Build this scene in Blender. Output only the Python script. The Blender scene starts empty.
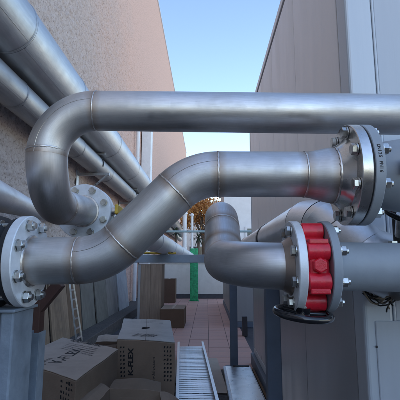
import bpy, bmesh, math, random
import numpy as np
from mathutils import Vector, Matrix
random.seed(7); rng = np.random.default_rng(7)
S = bpy.context.scene
C = S.collection
V = Vector
# ------------------------------------------------------------------ camera
H = 1.15                       # eye height
F = 400.0                      # focal length in photograph pixels (400 px wide)
PITCH, YAW = math.radians(8.95), math.radians(0.99)
cam_d = bpy.data.cameras.new('camera'); cam = bpy.data.objects.new('camera', cam_d); C.objects.link(cam)
cam.location = (0, 0, H); cam.rotation_euler = (math.pi/2 + PITCH, 0, YAW)
cam_d.sensor_width = 36; cam_d.lens = 36*F/400; cam_d.clip_start = 0.02; cam_d.clip_end = 600
S.camera = cam
S.render.resolution_x = S.render.resolution_y = 1024
# ------------------------------------------------------------------ world and sun
SUN_EL, SUN_AZ = math.radians(40), math.radians(207)     # azimuth clockwise from +Y: behind the tall left wall
w = bpy.data.worlds.new('World'); S.world = w; w.use_nodes = True
nt = w.node_tree; bg = nt.nodes['Background']
sky = nt.nodes.new('ShaderNodeTexSky'); sky.sky_type = 'NISHITA'; sky.sun_disc = False
sky.sun_elevation = SUN_EL; sky.sun_rotation = SUN_AZ; sky.air_density = 1.0; sky.dust_density = 0.4; sky.ozone_density = 1.0
nt.links.new(sky.outputs[0], bg.inputs[0]); bg.inputs[1].default_value = 0.145
sd = bpy.data.lights.new('sun', 'SUN'); sd.energy = 4.5; sd.angle = math.radians(0.5); sd.color = (1, .93, .84)
sun = bpy.data.objects.new('sun', sd); C.objects.link(sun)
dv = V((math.sin(SUN_AZ)*math.cos(SUN_EL), math.cos(SUN_AZ)*math.cos(SUN_EL), math.sin(SUN_EL)))
sun.rotation_euler = dv.to_track_quat('Z', 'Y').to_euler(); sun.location = (-20, -10, 30)
S.view_settings.view_transform = 'Standard'; S.view_settings.look = 'None'; S.view_settings.gamma = 1
S.view_settings.exposure = 1.40
S.render.engine = 'CYCLES'

# ------------------------------------------------------------------ pixel rays (photograph pixels -> directions)
CAMM = cam.rotation_euler.to_matrix(); CAMP = V(cam.location)
def ray(u, v): return CAMM @ V(((u-200)/F, -(v-200)/F, -1))
def atY(u, v, y): r = ray(u, v); return CAMP + r*(y/r.y)
def atX(u, v, x): r = ray(u, v); return CAMP + r*(x/r.x)
def atZ(u, v, z): r = ray(u, v); return CAMP + r*((z-H)/r.z)

# ------------------------------------------------------------------ materials
MATS = {}
class NB:
    def __init__(s, name):
        s.m = bpy.data.materials.new(name); s.m.use_nodes = True; s.t = s.m.node_tree
        s.b = s.t.nodes['Principled BSDF']; MATS[name] = s.m
    def n(s, typ, **k):
        nd = s.t.nodes.new(typ)
        for a, b in k.items():
            if a.startswith('i_'):
                key = a[2:]; key = int(key) if key.isdigit() else key
                nd.inputs[key].default_value = b
            else: setattr(nd, a, b)
        return nd
    def l(s, a, b): s.t.links.new(a, b)
    def coord(s, kind='Object', scale=(1,1,1)):
        tc = s.n('ShaderNodeTexCoord'); mp = s.n('ShaderNodeMapping'); mp.inputs['Scale'].default_value = scale
        s.l(tc.outputs[kind], mp.inputs['Vector']); return mp.outputs[0]
    def noise(s, vec, scale, detail=4, rough=.55):
        nn = s.n('ShaderNodeTexNoise'); nn.inputs['Scale'].default_value = scale; nn.inputs['Detail'].default_value = detail
        nn.inputs['Roughness'].default_value = rough; s.l(vec, nn.inputs['Vector']); return nn.outputs['Fac']
    def ramp(s, fac, stops):
        r = s.n('ShaderNodeValToRGB'); e = r.color_ramp.elements
        while len(e) < len(stops): e.new(.5)
        for k, (p, c) in enumerate(stops):
            e[k].position = p; e[k].color = (*c, 1) if len(c) == 3 else c
        s.l(fac, r.inputs['Fac']); return r.outputs['Color']
    def mix(s, fac, a, b, blend='MIX'):
        m = s.n('ShaderNodeMix', data_type='RGBA', blend_type=blend)
        for sock, val in ((m.inputs['Factor'], fac), (m.inputs['A'], a), (m.inputs['B'], b)):
            if hasattr(val, 'is_linked') or isinstance(val, bpy.types.NodeSocket): s.l(val, sock)
            else: sock.default_value = val if not isinstance(val, tuple) else (*val, 1)
        # colour sockets are the third pair
        return [o for o in m.outputs if o.type == 'RGBA'][0]
    def mixc(s, fac, a, b, blend='MIX'):
        m = s.n('ShaderNodeMixRGB', blend_type=blend)
        for sock, val in ((m.inputs[0], fac), (m.inputs[1], a), (m.inputs[2], b)):
            if isinstance(val, bpy.types.NodeSocket): s.l(val, sock)
            elif isinstance(val, tuple): sock.default_value = (*val, 1)
            else: sock.default_value = val
        return m.outputs[0]
    def maprange(s, val, a, b, c, d):
        m = s.n('ShaderNodeMapRange'); s.l(val, m.inputs[0])
        for i, x in enumerate((a, b, c, d)): m.inputs[i+1].default_value = x
        return m.outputs[0]
    def bump(s, h, strength=.3, dist=.01):
        b = s.n('ShaderNodeBump'); b.inputs['Strength'].default_value = strength; b.inputs['Distance'].default_value = dist
        s.l(h, b.inputs['Height']); s.l(b.outputs[0], s.b.inputs['Normal']); return b
    def set(s, **k):
        for a, v in k.items():
            key = {'color': 'Base Color', 'rough': 'Roughness', 'metal': 'Metallic', 'spec': 'Specular IOR Level', 'coat': 'Coat Weight', 'coatr': 'Coat Roughness'}[a]
            if isinstance(v, bpy.types.NodeSocket): s.l(v, s.b.inputs[key])
            else: s.b.inputs[key].default_value = (*v, 1) if isinstance(v, tuple) else v

def mat_pipe(name, base, rough, tint=(.40,.30,.23), streak=.12, tintw=.022):
    """bare pickled stainless pipe: drawn streaks along its length, blotches, heat tint beside the welds"""
    n = NB(name)
    uv = n.coord('UV', (5, 60, 1)); st = n.noise(uv, 4.0, 5, .6)
    ob = n.coord('Object'); bl = n.noise(ob, 9, 5, .6); fine = n.noise(ob, 260, 2, .5); big = n.noise(ob, 3.2, 3, .5)
    c = n.ramp(st, [(.25, tuple(x*(1-streak) for x in base)), (.75, tuple(min(1, x*(1+streak)) for x in base))])
    c = n.mixc(n.maprange(bl, .42, .72, 0, .55), c, tuple(x*.72 for x in base))
    c = n.mixc(n.maprange(big, .55, .75, 0, .35), c, (base[0]*.95, base[1]*.84, base[2]*.76))
    at = n.n('ShaderNodeAttribute', attribute_name='enddist'); wob = n.noise(ob, 30, 3, .6)
    m = n.n('ShaderNodeMath', operation='MULTIPLY_ADD'); n.l(wob, m.inputs[0]); m.inputs[1].default_value = -.016; n.l(at.outputs['Fac'], m.inputs[2])
    f = n.maprange(m.outputs[0], -.006, tintw-.008, .75, 0)
    c = n.mixc(f, c, tint)
    scr = n.noise(n.coord('Object', (1, 1, .2)), 45, 2, .4)
    c = n.mixc(n.maprange(scr, .72, .78, 0, .35), c, (.75, .75, .76))
    scf = n.noise(n.coord('UV', (9, 22, 1)), 3.0, 6, .75)
    c = n.mixc(n.maprange(scf, .60, .70, 0, .45), c, tuple(x*.55 for x in base))
    thin = n.noise(n.coord('UV', (2.2, 260, 1)), 3.0, 3, .6)
    c = n.mixc(n.maprange(thin, .66, .72, 0, .5), c, tuple(min(1, x*1.25) for x in base))
    r = n.maprange(bl, .3, .7, rough-.10, rough+.12)
    n.set(color=c, metal=1.0, rough=r); n.bump(n.mixc(.6, fine, st), .10, .002)
    return n.m
mat_pipe('steel', (.64,.63,.625), .48, streak=.17)
mat_pipe('steel_warm', (.59,.56,.55), .48, streak=.17)
mat_pipe('steel_blue', (.62,.62,.635), .48, streak=.17)
def mat_metal(name, base, rough, var=.15, scale=14, bump=.06, metal=1.0, fs=120):
    n = NB(name); ob = n.coord('Object'); a = n.noise(ob, scale, 5, .6); b = n.noise(ob, fs, 3, .6)
    c = n.ramp(a, [(.3, tuple(x*(1-var) for x in base)), (.7, tuple(min(1, x*(1+var)) for x in base))])
    n.set(color=c, metal=metal, rough=n.maprange(a, .3, .7, rough-.06, rough+.08)); n.bump(b, bump, .002); return n.m
mat_metal('weld', (.62,.58,.55), .38, .25, 90, .2)
mat_metal('machined', (.62,.60,.58), .27, .15, 20)
mat_metal('flange_white', (.76,.79,.83), .5, .14, 26, .12, .35)
mat_metal('bolt', (.58,.58,.56), .33, .35, 50, .1)
mat_metal('galvanised', (.50,.53,.57), .42, .22, 30, .08)
mat_metal('lid_metal', (.86,.88,.90), .30, .08, 12, .05)
mat_metal('zinc_dull', (.34,.35,.37), .5, .2, 30, .08)
mat_metal('tray_metal', (.72,.75,.78), .34, .12, 30, .05)
def mat_clad(name, base, rough):
    n = NB(name); ob = n.coord('Object'); a = n.noise(ob, 2.5, 4, .6); b = n.noise(ob, 7, 3, .5); s = n.noise(n.coord('Object', (1, .15, 1)), 40, 4, .6)
    c = n.ramp(s, [(.3, tuple(x*.86 for x in base)), (.7, base)])
    n.set(color=c, metal=1.0, rough=n.maprange(a, .3, .7, rough-.06, rough+.1)); n.bump(n.mixc(.25, b, s), .18, .02); return n.m
mat_clad('cladding', (.50,.50,.51), .50)
mat_clad('cladding_bright', (.74,.75,.77), .36)
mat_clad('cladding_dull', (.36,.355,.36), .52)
def mat_paint(name, base, rough, var=.08, scale=12, bump=.04, coat=0, dirt=None):
    n = NB(name); ob = n.coord('Object'); a = n.noise(ob, scale, 5, .6); b = n.noise(ob, 180, 3, .6); d = n.noise(ob, 5, 6, .7)
    c = n.ramp(a, [(.3, tuple(x*(1-var) for x in base)), (.7, tuple(min(1, x*(1+var)) for x in base))])
    if dirt: c = n.mixc(n.maprange(d, .52, .75, 0, .6), c, dirt)
    n.set(color=c, rough=n.maprange(d, .3, .7, rough-.05, rough+.12), coat=coat); n.bump(b, bump, .003); return n.m
mat_paint('paint_grey', (.30,.335,.38), .42, .07, 20, .05)
mat_paint('paint_red', (.66,.014,.035), .34, .22, 40, .25, .2, (.36,.02,.03))
mat_paint('black_enamel', (.010,.010,.013), .16, .1, 12, .02, .5)
mat_paint('rubber', (.022,.022,.025), .6, .2, 20, .1)
mat_paint('rust_paint', (.085,.040,.032), .55, .2, 20, .1)
mat_paint('blue_post', (.115,.15,.21), .5, .12, 10, .05, 0, (.09,.10,.12))
mat_paint('column_matte', (.21,.25,.30), .55, .25, 14, .2, 0, (.14,.16,.19))
mat_paint('beam_grey', (.27,.33,.40), .4, .1, 10, .05)
mat_paint('teal', (.33,.46,.47), .45, .1)
mat_paint('yellow', (.62,.40,.05), .45, .12)
mat_paint('white_paint', (.72,.73,.74), .5, .06, 6, .05, 0, (.5,.49,.47))
mat_paint('far_white', (.60,.58,.55), .7, .06, 4, .05, 0, (.48,.46,.44))
mat_paint('far_pale', (.70,.72,.74), .6, .06, 4, .05)
mat_paint('dark_strip', (.055,.055,.065), .6, .15)
mat_paint('green', (.03,.36,.15), .5, .45, 14, .1)
mat_paint('print', (.018,.018,.022), .7, .2, 60)
mat_paint('label_white', (.72,.72,.72), .6, .05, 30)
mat_paint('concrete', (.34,.32,.30), .85, .2, 3, .3, 0, (.13,.12,.11))
mat_paint('felt', (.075,.068,.066), .9, .45, 30, .6, 0, (.13,.11,.10))
mat_paint('cable_black', (.02,.02,.02), .5, .2)
mat_paint('cable_tan', (.26,.22,.16), .55, .2)
mat_paint('pipe_white', (.66,.66,.68), .45, .06, 6, .05, 0, (.5,.49,.47))
mat_paint('insulation_black', (.03,.03,.033), .8, .3)
def mat_panel(name, base, rough=.30, metal=.45):
    n = NB(name); ob = n.coord('Object'); v = n.noise(n.coord('Object', (3, 3, .25)), 3, 5, .65); a = n.noise(ob, 2.2, 4, .6); o = n.noise(ob, 60, 2, .5)
    c = n.ramp(v, [(.3, tuple(x*.94 for x in base)), (.7, tuple(x*1.04 for x in base))])
    c = n.mixc(n.maprange(a, .55, .8, 0, .15), c, (base[0]*.95, base[1]*.86, base[2]*.8))
    stn = n.noise(n.coord('Object', (9, 9, .12)), 4, 5, .7)
    c = n.mixc(n.maprange(stn, .56, .76, 0, .2), c, tuple(x*.62 for x in base))
    n.set(color=c, metal=metal, rough=n.maprange(v, .3, .7, rough-.05, rough+.12)); n.bump(o, .03, .004); return n.m
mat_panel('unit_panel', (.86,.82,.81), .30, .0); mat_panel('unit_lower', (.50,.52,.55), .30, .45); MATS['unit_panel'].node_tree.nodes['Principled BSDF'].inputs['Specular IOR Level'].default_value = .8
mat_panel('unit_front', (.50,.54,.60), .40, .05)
mat_panel('unit_profile', (.56,.61,.67), .36, .1)
mat_panel('unit_far', (.33,.34,.36), .45, .2)
def mat_stucco():
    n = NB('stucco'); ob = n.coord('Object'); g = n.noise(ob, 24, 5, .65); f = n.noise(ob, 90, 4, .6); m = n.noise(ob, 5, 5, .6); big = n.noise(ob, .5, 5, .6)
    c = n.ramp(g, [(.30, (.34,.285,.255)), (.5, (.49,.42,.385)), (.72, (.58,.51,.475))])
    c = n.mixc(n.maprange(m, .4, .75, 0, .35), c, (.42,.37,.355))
    # colour turns salmon along the farther part of the wall, blotchy edge
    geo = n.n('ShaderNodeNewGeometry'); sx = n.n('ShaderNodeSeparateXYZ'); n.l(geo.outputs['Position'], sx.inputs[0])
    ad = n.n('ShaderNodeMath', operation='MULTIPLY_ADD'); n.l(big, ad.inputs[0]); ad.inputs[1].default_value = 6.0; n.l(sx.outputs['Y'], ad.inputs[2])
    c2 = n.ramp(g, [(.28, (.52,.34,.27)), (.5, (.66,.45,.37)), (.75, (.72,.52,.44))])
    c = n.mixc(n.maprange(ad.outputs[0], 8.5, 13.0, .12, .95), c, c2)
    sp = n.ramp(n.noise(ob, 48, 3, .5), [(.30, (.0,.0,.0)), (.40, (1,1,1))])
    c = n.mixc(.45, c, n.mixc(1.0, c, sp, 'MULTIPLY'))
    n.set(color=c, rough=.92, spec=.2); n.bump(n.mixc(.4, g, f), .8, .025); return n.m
mat_stucco()
def mat_tile():
    n = NB('tile'); ob = n.coord('Object'); a = n.noise(ob, 9, 5, .6); o = n.n('ShaderNodeObjectInfo')
    c = n.ramp(a, [(.3, (.48,.27,.22)), (.7, (.57,.34,.285))])
    c = n.mixc(n.maprange(o.outputs['Random'], 0, 1, 0, .4), c, (.40,.25,.22))
    c = n.mixc(n.maprange(n.noise(ob, 2.3, 6, .7), .5, .75, 0, .6), c, (.33,.26,.24))
    n.set(color=c, rough=n.maprange(a, .3, .7, .5, .75)); n.bump(a, .12, .01); return n.m
mat_tile()
def mat_card(name, base):
    n = NB(name); ob = n.coord('Object'); a = n.noise(ob, 4, 5, .6); fl = n.noise(n.coord('Object', (1, 1, 12)), 22, 3, .6); st = n.noise(ob, 1.7, 5, .7)
    c = n.ramp(a, [(.3, tuple(x*.86 for x in base)), (.7, tuple(x*1.08 for x in base))])
    c = n.mixc(n.maprange(st, .55, .75, 0, .5), c, tuple(x*.62 for x in base))
    n.set(color=c, rough=.85, spec=.2); n.bump(n.mixc(.5, fl, a), .22, .006); return n.m
mat_card('card', (.30,.225,.17)); mat_card('card_pale', (.44,.365,.31)); mat_card('card_dark', (.13,.085,.06)); mat_card('card_inside', (.20,.155,.12))
mat_card('card_bright', (.50,.48,.46)); mat_card('card_sheet', (.46,.39,.33))
mat_paint('tape', (.27,.21,.16), .25, .05, 10)
def mat_wood(name, base):
    n = NB(name); v = n.noise(n.coord('Object', (14, 14, .8)), 3, 6, .65); b = n.noise(n.coord('Object'), 2, 5, .65)
    c = n.ramp(v, [(.3, tuple(x*.65 for x in base)), (.7, tuple(x*1.12 for x in base))])
    c = n.mixc(n.maprange(b, .5, .75, 0, .5), c, tuple(x*.55 for x in base))
    n.set(color=c, rough=.8, spec=.25); n.bump(v, .3, .006); return n.m
for k, b in (('wood_a', (.33,.24,.17)), ('wood_b', (.20,.135,.09)), ('wood_c', (.20,.19,.165)), ('wood_d', (.27,.25,.23)), ('wood_e', (.33,.25,.19)), ('wood_f', (.42,.43,.44))): mat_wood(k, b)
def mat_leaf(name, a, b):
    n = NB(name); o = n.noise(n.coord('Object'), 5, 3, .6)
    n.set(color=n.ramp(o, [(.35, a), (.65, b)]), rough=.6); n.b.inputs['Subsurface Weight'].default_value = 0; return n.m
mat_leaf('leaf_orange', (.42,.15,.03), (.66,.36,.11)); mat_leaf('leaf_dark', (.02,.035,.02), (.05,.07,.035)); mat_leaf('bark', (.10,.075,.055), (.17,.13,.10))
def mat_glass():
    n = NB('glass'); n.set(color=(.03,.04,.05), rough=.08, metal=0); return n.m
mat_glass()

# ------------------------------------------------------------------ object helpers
ROOTLOC = {}
def tag(o, label=None, cat=None, group=None, kind=None):
    if label: o['label'] = label
    if cat: o['category'] = cat
    if group: o['group'] = group
    if kind: o['kind'] = kind
    return o
def thing(name, label, cat, loc=(0,0,0), group=None):
    o = bpy.data.objects.new(name, None); C.objects.link(o); o.location = loc; o.empty_display_size = .05
    ROOTLOC[o.name] = V(loc); return tag(o, label, cat, group)
def rootloc(p):
    while p is not None and p.parent is not None: p = p.parent
    return V(p.location) if p is not None else V((0,0,0))
def mesh_from(name, vs, fs, mat, smooth=False, loops=None, attr=None):
    me = bpy.data.meshes.new(name); me.from_pydata([tuple(v) for v in vs], [], fs); me.materials.append(MATS[mat])
    if smooth: me.polygons.foreach_set('use_smooth', [True]*len(me.polygons))
    if loops is not None:
        uvl = me.uv_layers.new(name='UVMap'); uvl.data.foreach_set('uv', np.array(loops, dtype=np.float32).ravel())
    if attr is not None:
        a = me.attributes.new('enddist', 'FLOAT', 'POINT'); a.data.foreach_set('value', np.array(attr, dtype=np.float32))
    return me
def put(name, me, parent=None, mw=None):
    """link mesh data; mw = world matrix"""
    o = bpy.data.objects.new(name, me); C.objects.link(o)
    mw = mw if mw is not None else Matrix.Identity(4)
    if parent is not None:
        o.parent = parent; base = Matrix.Translation(-rootloc(parent)) @ mw
        par_local = Matrix.Identity(4)
        p = parent
        while p.parent is not None: par_local = p.matrix_local @ par_local if False else p.matrix_basis @ par_local; p = p.parent
        o.matrix_basis = par_local.inverted() @ base
    else: o.matrix_basis = mw
    return o
def bevel_mesh(me, off, seg=2, angle=30):
    bm = bmesh.new(); bm.from_mesh(me)
    ed = [e for e in bm.edges if len(e.link_faces) == 2 and e.calc_face_angle(0) > math.radians(angle)]
    bmesh.ops.bevel(bm, geom=ed, offset=off, segments=seg, affect='EDGES', profile=.5, clamp_overlap=True)
    bm.to_mesh(me); bm.free()
    return me
BF = [(0,3,2,1),(4,5,6,7),(0,1,5,4),(1,2,6,5),(2,3,7,6),(3,0,4,7)]
def boxverts(x0,x1,y0,y1,z0,z1): return [(x0,y0,z0),(x1,y0,z0),(x1,y1,z0),(x0,y1,z0),(x0,y0,z1),(x1,y0,z1),(x1,y1,z1),(x0,y1,z1)]
def box(name, x0,x1,y0,y1,z0,z1, mat, parent=None, bev=0.0, seg=2):
    """axis-aligned box in world space, its origin at its centre"""
    c = V(((x0+x1)/2,(y0+y1)/2,(z0+z1)/2))
    me = mesh_from(name, boxverts(x0-c.x,x1-c.x,y0-c.y,y1-c.y,z0-c.z,z1-c.z), BF, mat)
    if bev: bevel_mesh(me, bev, seg)
    return put(name, me, parent, Matrix.Translation(c))
def hexa(name, bottom, top, mat, parent=None, bev=0, seg=2):
    vs = [V(p) for p in bottom] + [V(p) for p in top]; c = sum(vs, V())/8
    me = mesh_from(name, [v-c for v in vs], BF, mat)
    bm = bmesh.new(); bm.from_mesh(me); bmesh.ops.recalc_face_normals(bm, faces=bm.faces); bm.to_mesh(me); bm.free()
    if bev: bevel_mesh(me, bev, seg)
    return put(name, me, parent, Matrix.Translation(c))
def bar(name, p, q, wdt, hgt, mat, parent=None, up=V((0,0,1)), bev=0):
    p, q = V(p), V(q); d = (q-p).normalized(); s = d.cross(up).normalized() if abs(d.dot(up)) < .99 else d.cross(V((0,1,0))).normalized(); t = s.cross(d)
    L = (q-p).length; me = mesh_from(name, boxverts(-wdt/2,wdt/2,0,L,-hgt/2,hgt/2), BF, mat)
    if bev: bevel_mesh(me, bev)
    m = Matrix((( s.x,d.x,t.x,p.x),(s.y,d.y,t.y,p.y),(s.z,d.z,t.z,p.z),(0,0,0,1)))
    return put(name, me, parent, m)
def frame_of(a):
    a = V(a).normalized(); u = a.cross(V((0,0,1)))
    if u.length < .05: u = a.cross(V((0,1,0)))
    u.normalize(); return a, u, a.cross(u).normalized()
def axmat(o, a):
    a, u, v = frame_of(a); o = V(o)
    return Matrix(((u.x,v.x,a.x,o.x),(u.y,v.y,a.y,o.y),(u.z,v.z,a.z,o.z),(0,0,0,1)))
def tube_data(pts, rad, seg=48, caps=True, wob=0):
    pts = [V(p) for p in pts]; n = len(pts); rads = rad if isinstance(rad, (list, tuple)) else [rad]*n
    tan = [((pts[min(i+1,n-1)]-pts[max(i-1,0)])).normalized() for i in range(n)]
    a, u, v = frame_of(tan[0]); s = [0]
    for i in range(1, n): s.append(s[-1]+(pts[i]-pts[i-1]).length)
    vs, fs, loops, att = [], [], [], []
    ringuv = []
    for i in range(n):
        if i:
            q = tan[i-1].rotation_difference(tan[i]); u = q @ u; v = q @ v
        for k in range(seg):
            an = 2*math.pi*k/seg; r = rads[i]*(1+(random.uniform(-wob, wob) if wob else 0))
            vs.append(pts[i]+u*(math.cos(an)*r)+v*(math.sin(an)*r)); att.append(min(s[i], s[-1]-s[i]))
    for i in range(n-1):
        for k in range(seg):
            k2 = (k+1) % seg
            fs.append((i*seg+k, (i+1)*seg+k, (i+1)*seg+k2, i*seg+k2)[::-1])
            uv4 = [(s[i], k/seg), (s[i+1], k/seg), (s[i+1], (k+1)/seg), (s[i], (k+1)/seg)][::-1]
            loops += uv4
    if caps:
        fs.append(tuple(range(seg))[::-1] if False else tuple(range(seg))); loops += [(0, 0)]*seg
        fs.append(tuple((n-1)*seg+k for k in range(seg))[::-1]); loops += [(0, 0)]*seg
    return vs, fs, loops, att
def tube(name, pts, rad, mat, parent=None, seg=48, caps=True, wob=0):
    pts = [V(p) for p in pts]; c = pts[0].copy()
    vs, fs, loops, att = tube_data([p-c for p in pts], rad, seg, caps, wob)
    me = mesh_from(name, vs, fs, mat, True, loops, att)
    bm = bmesh.new(); bm.from_mesh(me); bmesh.ops.recalc_face_normals(bm, faces=bm.faces); bm.to_mesh(me); bm.free()
    me.polygons.foreach_set('use_smooth', [True]*len(me.polygons))
    try: me.set_sharp_from_angle(angle=math.radians(50))
    except Exception: pass
    return put(name, me, parent, Matrix.Translation(c))
def line(p, q, ends=True, n=6):
    p, q = V(p), V(q); L = (q-p).length; d = (q-p)/L
    ss = {0, L} | {L*i/n for i in range(n+1)}
    if ends and L > .08: ss |= {.005,.011,.018,.026, L-.005,L-.011,L-.018,L-.026}
    return [p+d*x for x in sorted(ss)]
def arc(corner, din, dout, R, n=18):
    """points of a bend of radius R that turns din into dout at the corner"""
    din, dout, c = V(din).normalized(), V(dout).normalized(), V(corner)
    ang = din.angle(dout); t = R*math.tan(ang/2); p0 = c-din*t
    nrm = (dout-din*din.dot(dout)).normalized(); cen = p0+nrm*R
    return [cen - nrm*(R*math.cos(ang*i/n)) + din*(R*math.sin(ang*i/n)) for i in range(n+1)]
def lathe(name, prof, o, a, mat, parent=None, seg=64, smooth=True, sharp=35):
    """profile of (along, radius) turned about axis a through o; closed loop"""
    vs, fs = [], []; n = len(prof)
    for (s_, r) in prof:
        for k in range(seg):
            an = 2*math.pi*k/seg; vs.append((math.cos(an)*r, math.sin(an)*r, s_))
    for i in range(n):
        j = (i+1) % n
        for k in range(seg):
            k2 = (k+1) % seg; fs.append((i*seg+k, i*seg+k2, j*seg+k2, j*seg+k))
    me = mesh_from(name, vs, fs, mat, smooth)
    bm = bmesh.new(); bm.from_mesh(me); bmesh.ops.remove_doubles(bm, verts=bm.verts, dist=1e-6); bmesh.ops.recalc_face_normals(bm, faces=bm.faces); bm.to_mesh(me); bm.free()
    me.polygons.foreach_set('use_smooth', [True]*len(me.polygons))
    try: me.set_sharp_from_angle(angle=math.radians(sharp))
    except Exception: pass
    return put(name, me, parent, axmat(o, a))
def weld(parent, p, a, r, t=.0010):
    seg = 72; vs, fs = [], []; m = 8
    ph = random.uniform(0, 6)
    for k in range(seg):
        an = 2*math.pi*k/seg; tt = t*(1+.25*math.sin(k*2.3+ph)+random.uniform(-.15,.15)); dz = random.uniform(-.0004,.0004)
        for j in range(m):
            b = 2*math.pi*j/m; rr = r+.0003+tt*math.cos(b)*.75
            vs.append((math.cos(an)*rr, math.sin(an)*rr, dz+2.3*tt*math.sin(b)))
    for k in range(seg):
        for j in range(m):
            fs.append((k*m+j, ((k+1)%seg)*m+j, ((k+1)%seg)*m+(j+1)%m, k*m+(j+1)%m))
    return put('weld_seam', mesh_from('weld_seam', vs, fs, 'weld', True), parent, axmat(p, a))
def mill_seam(parent, pts, an, r=.0574):
    out = []
    for k, p in enumerate(pts):
        d = (pts[min(k+1, len(pts)-1)]-pts[max(k-1, 0)]).normalized(); n = d.cross(V((0,1,0))).normalized(); n = n if n.z > 0 else -n
        out.append(p+V((0,-1,0))*(math.cos(an)*r)+n*(math.sin(an)*r))
    tube('mill_seam', out, .0005, 'machined', parent, 6)
BOLTS = {}
def bolt_mesh(size, grip, mat='bolt'):
    """hex bolt along local Z from -grip/2 to grip/2: head and washer below, nut, washer and thread end above"""
    key = (size, grip, mat)
    if key in BOLTS: return BOLTS[key]
    af = size*.9; vs, fs = [], []
    def prism(r, z0, z1, n, rot=0, ch=0):
        b = len(vs); rings = [(r-ch, z0), (r, z0+ch), (r, z1-ch), (r-ch, z1)] if ch else [(r, z0), (r, z1)]
        for rr, z in rings:
            for k in range(n): vs.append((math.cos(rot+2*math.pi*k/n)*rr, math.sin(rot+2*math.pi*k/n)*rr, z))
        for i in range(len(rings)-1):
            for k in range(n): fs.append((b+i*n+k, b+i*n+(k+1)%n, b+(i+1)*n+(k+1)%n, b+(i+1)*n+k))
        fs.append(tuple(b+k for k in range(n))[::-1]); fs.append(tuple(b+(len(rings)-1)*n+k for k in range(n)))
    g = grip/2; rot = random.random()
    prism(size*1.0, -g-.003, -g, 20); prism(af, -g-.003-size*.68, -g-.003, 6, rot, size*.07)
    prism(size*.5, -g, g+.003+size*1.25, 12)
    prism(size*1.0, g, g+.003, 20); prism(af, g+.003, g+.003+size*.85, 6, rot+.4, size*.07)
    me = mesh_from('bolt', vs, fs, mat); BOLTS[key] = me; return me
def bolts(parent, o, a, R, n, size, grip, phase=.5, mat='bolt'):
    a, u, v = frame_of(a); o = V(o)
    for k in range(n):
        an = 2*math.pi*(k+phase)/n; p = o+u*(math.cos(an)*R)+v*(math.sin(an)*R)
        m = axmat(p, a) @ Matrix.Rotation(random.uniform(0, 1.0), 4, 'Z')
        put('bolt', bolt_mesh(size, grip, mat), parent, m)
def flange(parent, o, a, bore, od, th, mat, neck=0, name='flange', hub=None):
    """ring from o along a, thickness th, optional weld neck standing out on the -a side"""
    ch = .0018; R = od/2
    pr = [(0, bore), (0, R-ch), (ch, R), (th-ch, R), (th, R-ch), (th, bore)]
    if neck: pr = [(-neck, bore), (-neck, bore+.006), (-neck*.4, bore+.009), (-.001, hub or bore+.022)] + pr[0:0] + [(0, (hub or bore+.022)+.002), (0, R-ch), (ch, R), (th-ch, R), (th, R-ch), (th, bore)]
    return lathe(name, pr, o, a, mat, parent, 80)
def text(parent, s, mw, size, mat='print', name='lettering', sx=1.0, bold=0.0, extr=.0):
    cu = bpy.data.curves.new('t', 'FONT'); cu.body = s; cu.size = size; cu.align_x = 'CENTER'; cu.align_y = 'CENTER'; cu.offset = bold; cu.resolution_u = 2; cu.extrude = extr
    o = bpy.data.objects.new('t', cu); me = bpy.data.meshes.new_from_object(o); me.materials.clear(); me.materials.append(MATS[mat])
    bpy.data.objects.remove(o); bpy.data.curves.remove(cu)
    return put(name, me, parent, mw @ Matrix.Diagonal((sx, 1, 1, 1)))
def basis(o, x, y):
    x = V(x).normalized(); y = (V(y)-x*V(y).dot(x)).normalized(); z = x.cross(y); o = V(o)
    return Matrix(((x.x,y.x,z.x,o.x),(x.y,y.y,z.y,o.y),(x.z,y.z,z.z,o.z),(0,0,0,1)))

# ================================================================== THE SETTING
WX = -2.0                       # face of the left wall
UX, UY0, UY1, UTOP = .55, 1.44, 4.86, 3.02   # right-hand unit: side face, front face, far end, top
g = box('ground', -150, 150, -150, 250, -.60, -.02, 'concrete'); tag(g, kind='structure')
# floor of square red tiles
TS = .285
fl = box('floor', WX, 3.0, 4.62, 13.4, -.10, -.006, 'dark_strip'); tag(fl, kind='structure')
tm = mesh_from('tile', boxverts(-TS/2+.003,TS/2-.003,-TS/2+.003,TS/2-.003,-.012,.0), BF, 'tile'); bevel_mesh(tm, .0015, 1)
for j in range(31):
    for i in range(8):
        x = .02-TS*.5+TS*(i-5); y = 4.76+TS*j
        if x-TS/2 < -1.56: continue
        put('tile', tm, fl, Matrix.Translation((x, y, .002+random.uniform(-.002,.002))) @ Matrix.Rotation(random.uniform(-.004,.004), 4, 'X'))
fe = box('bitumen_floor', WX, 3.0, -8, 4.615, -.10, -.004, 'felt'); tag(fe, kind='structure')
kb = box('kerb', WX+.002, -1.55, 1.0, 13.4, -.02, .17, 'felt', None, .01); tag(kb, kind='structure')

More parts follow.
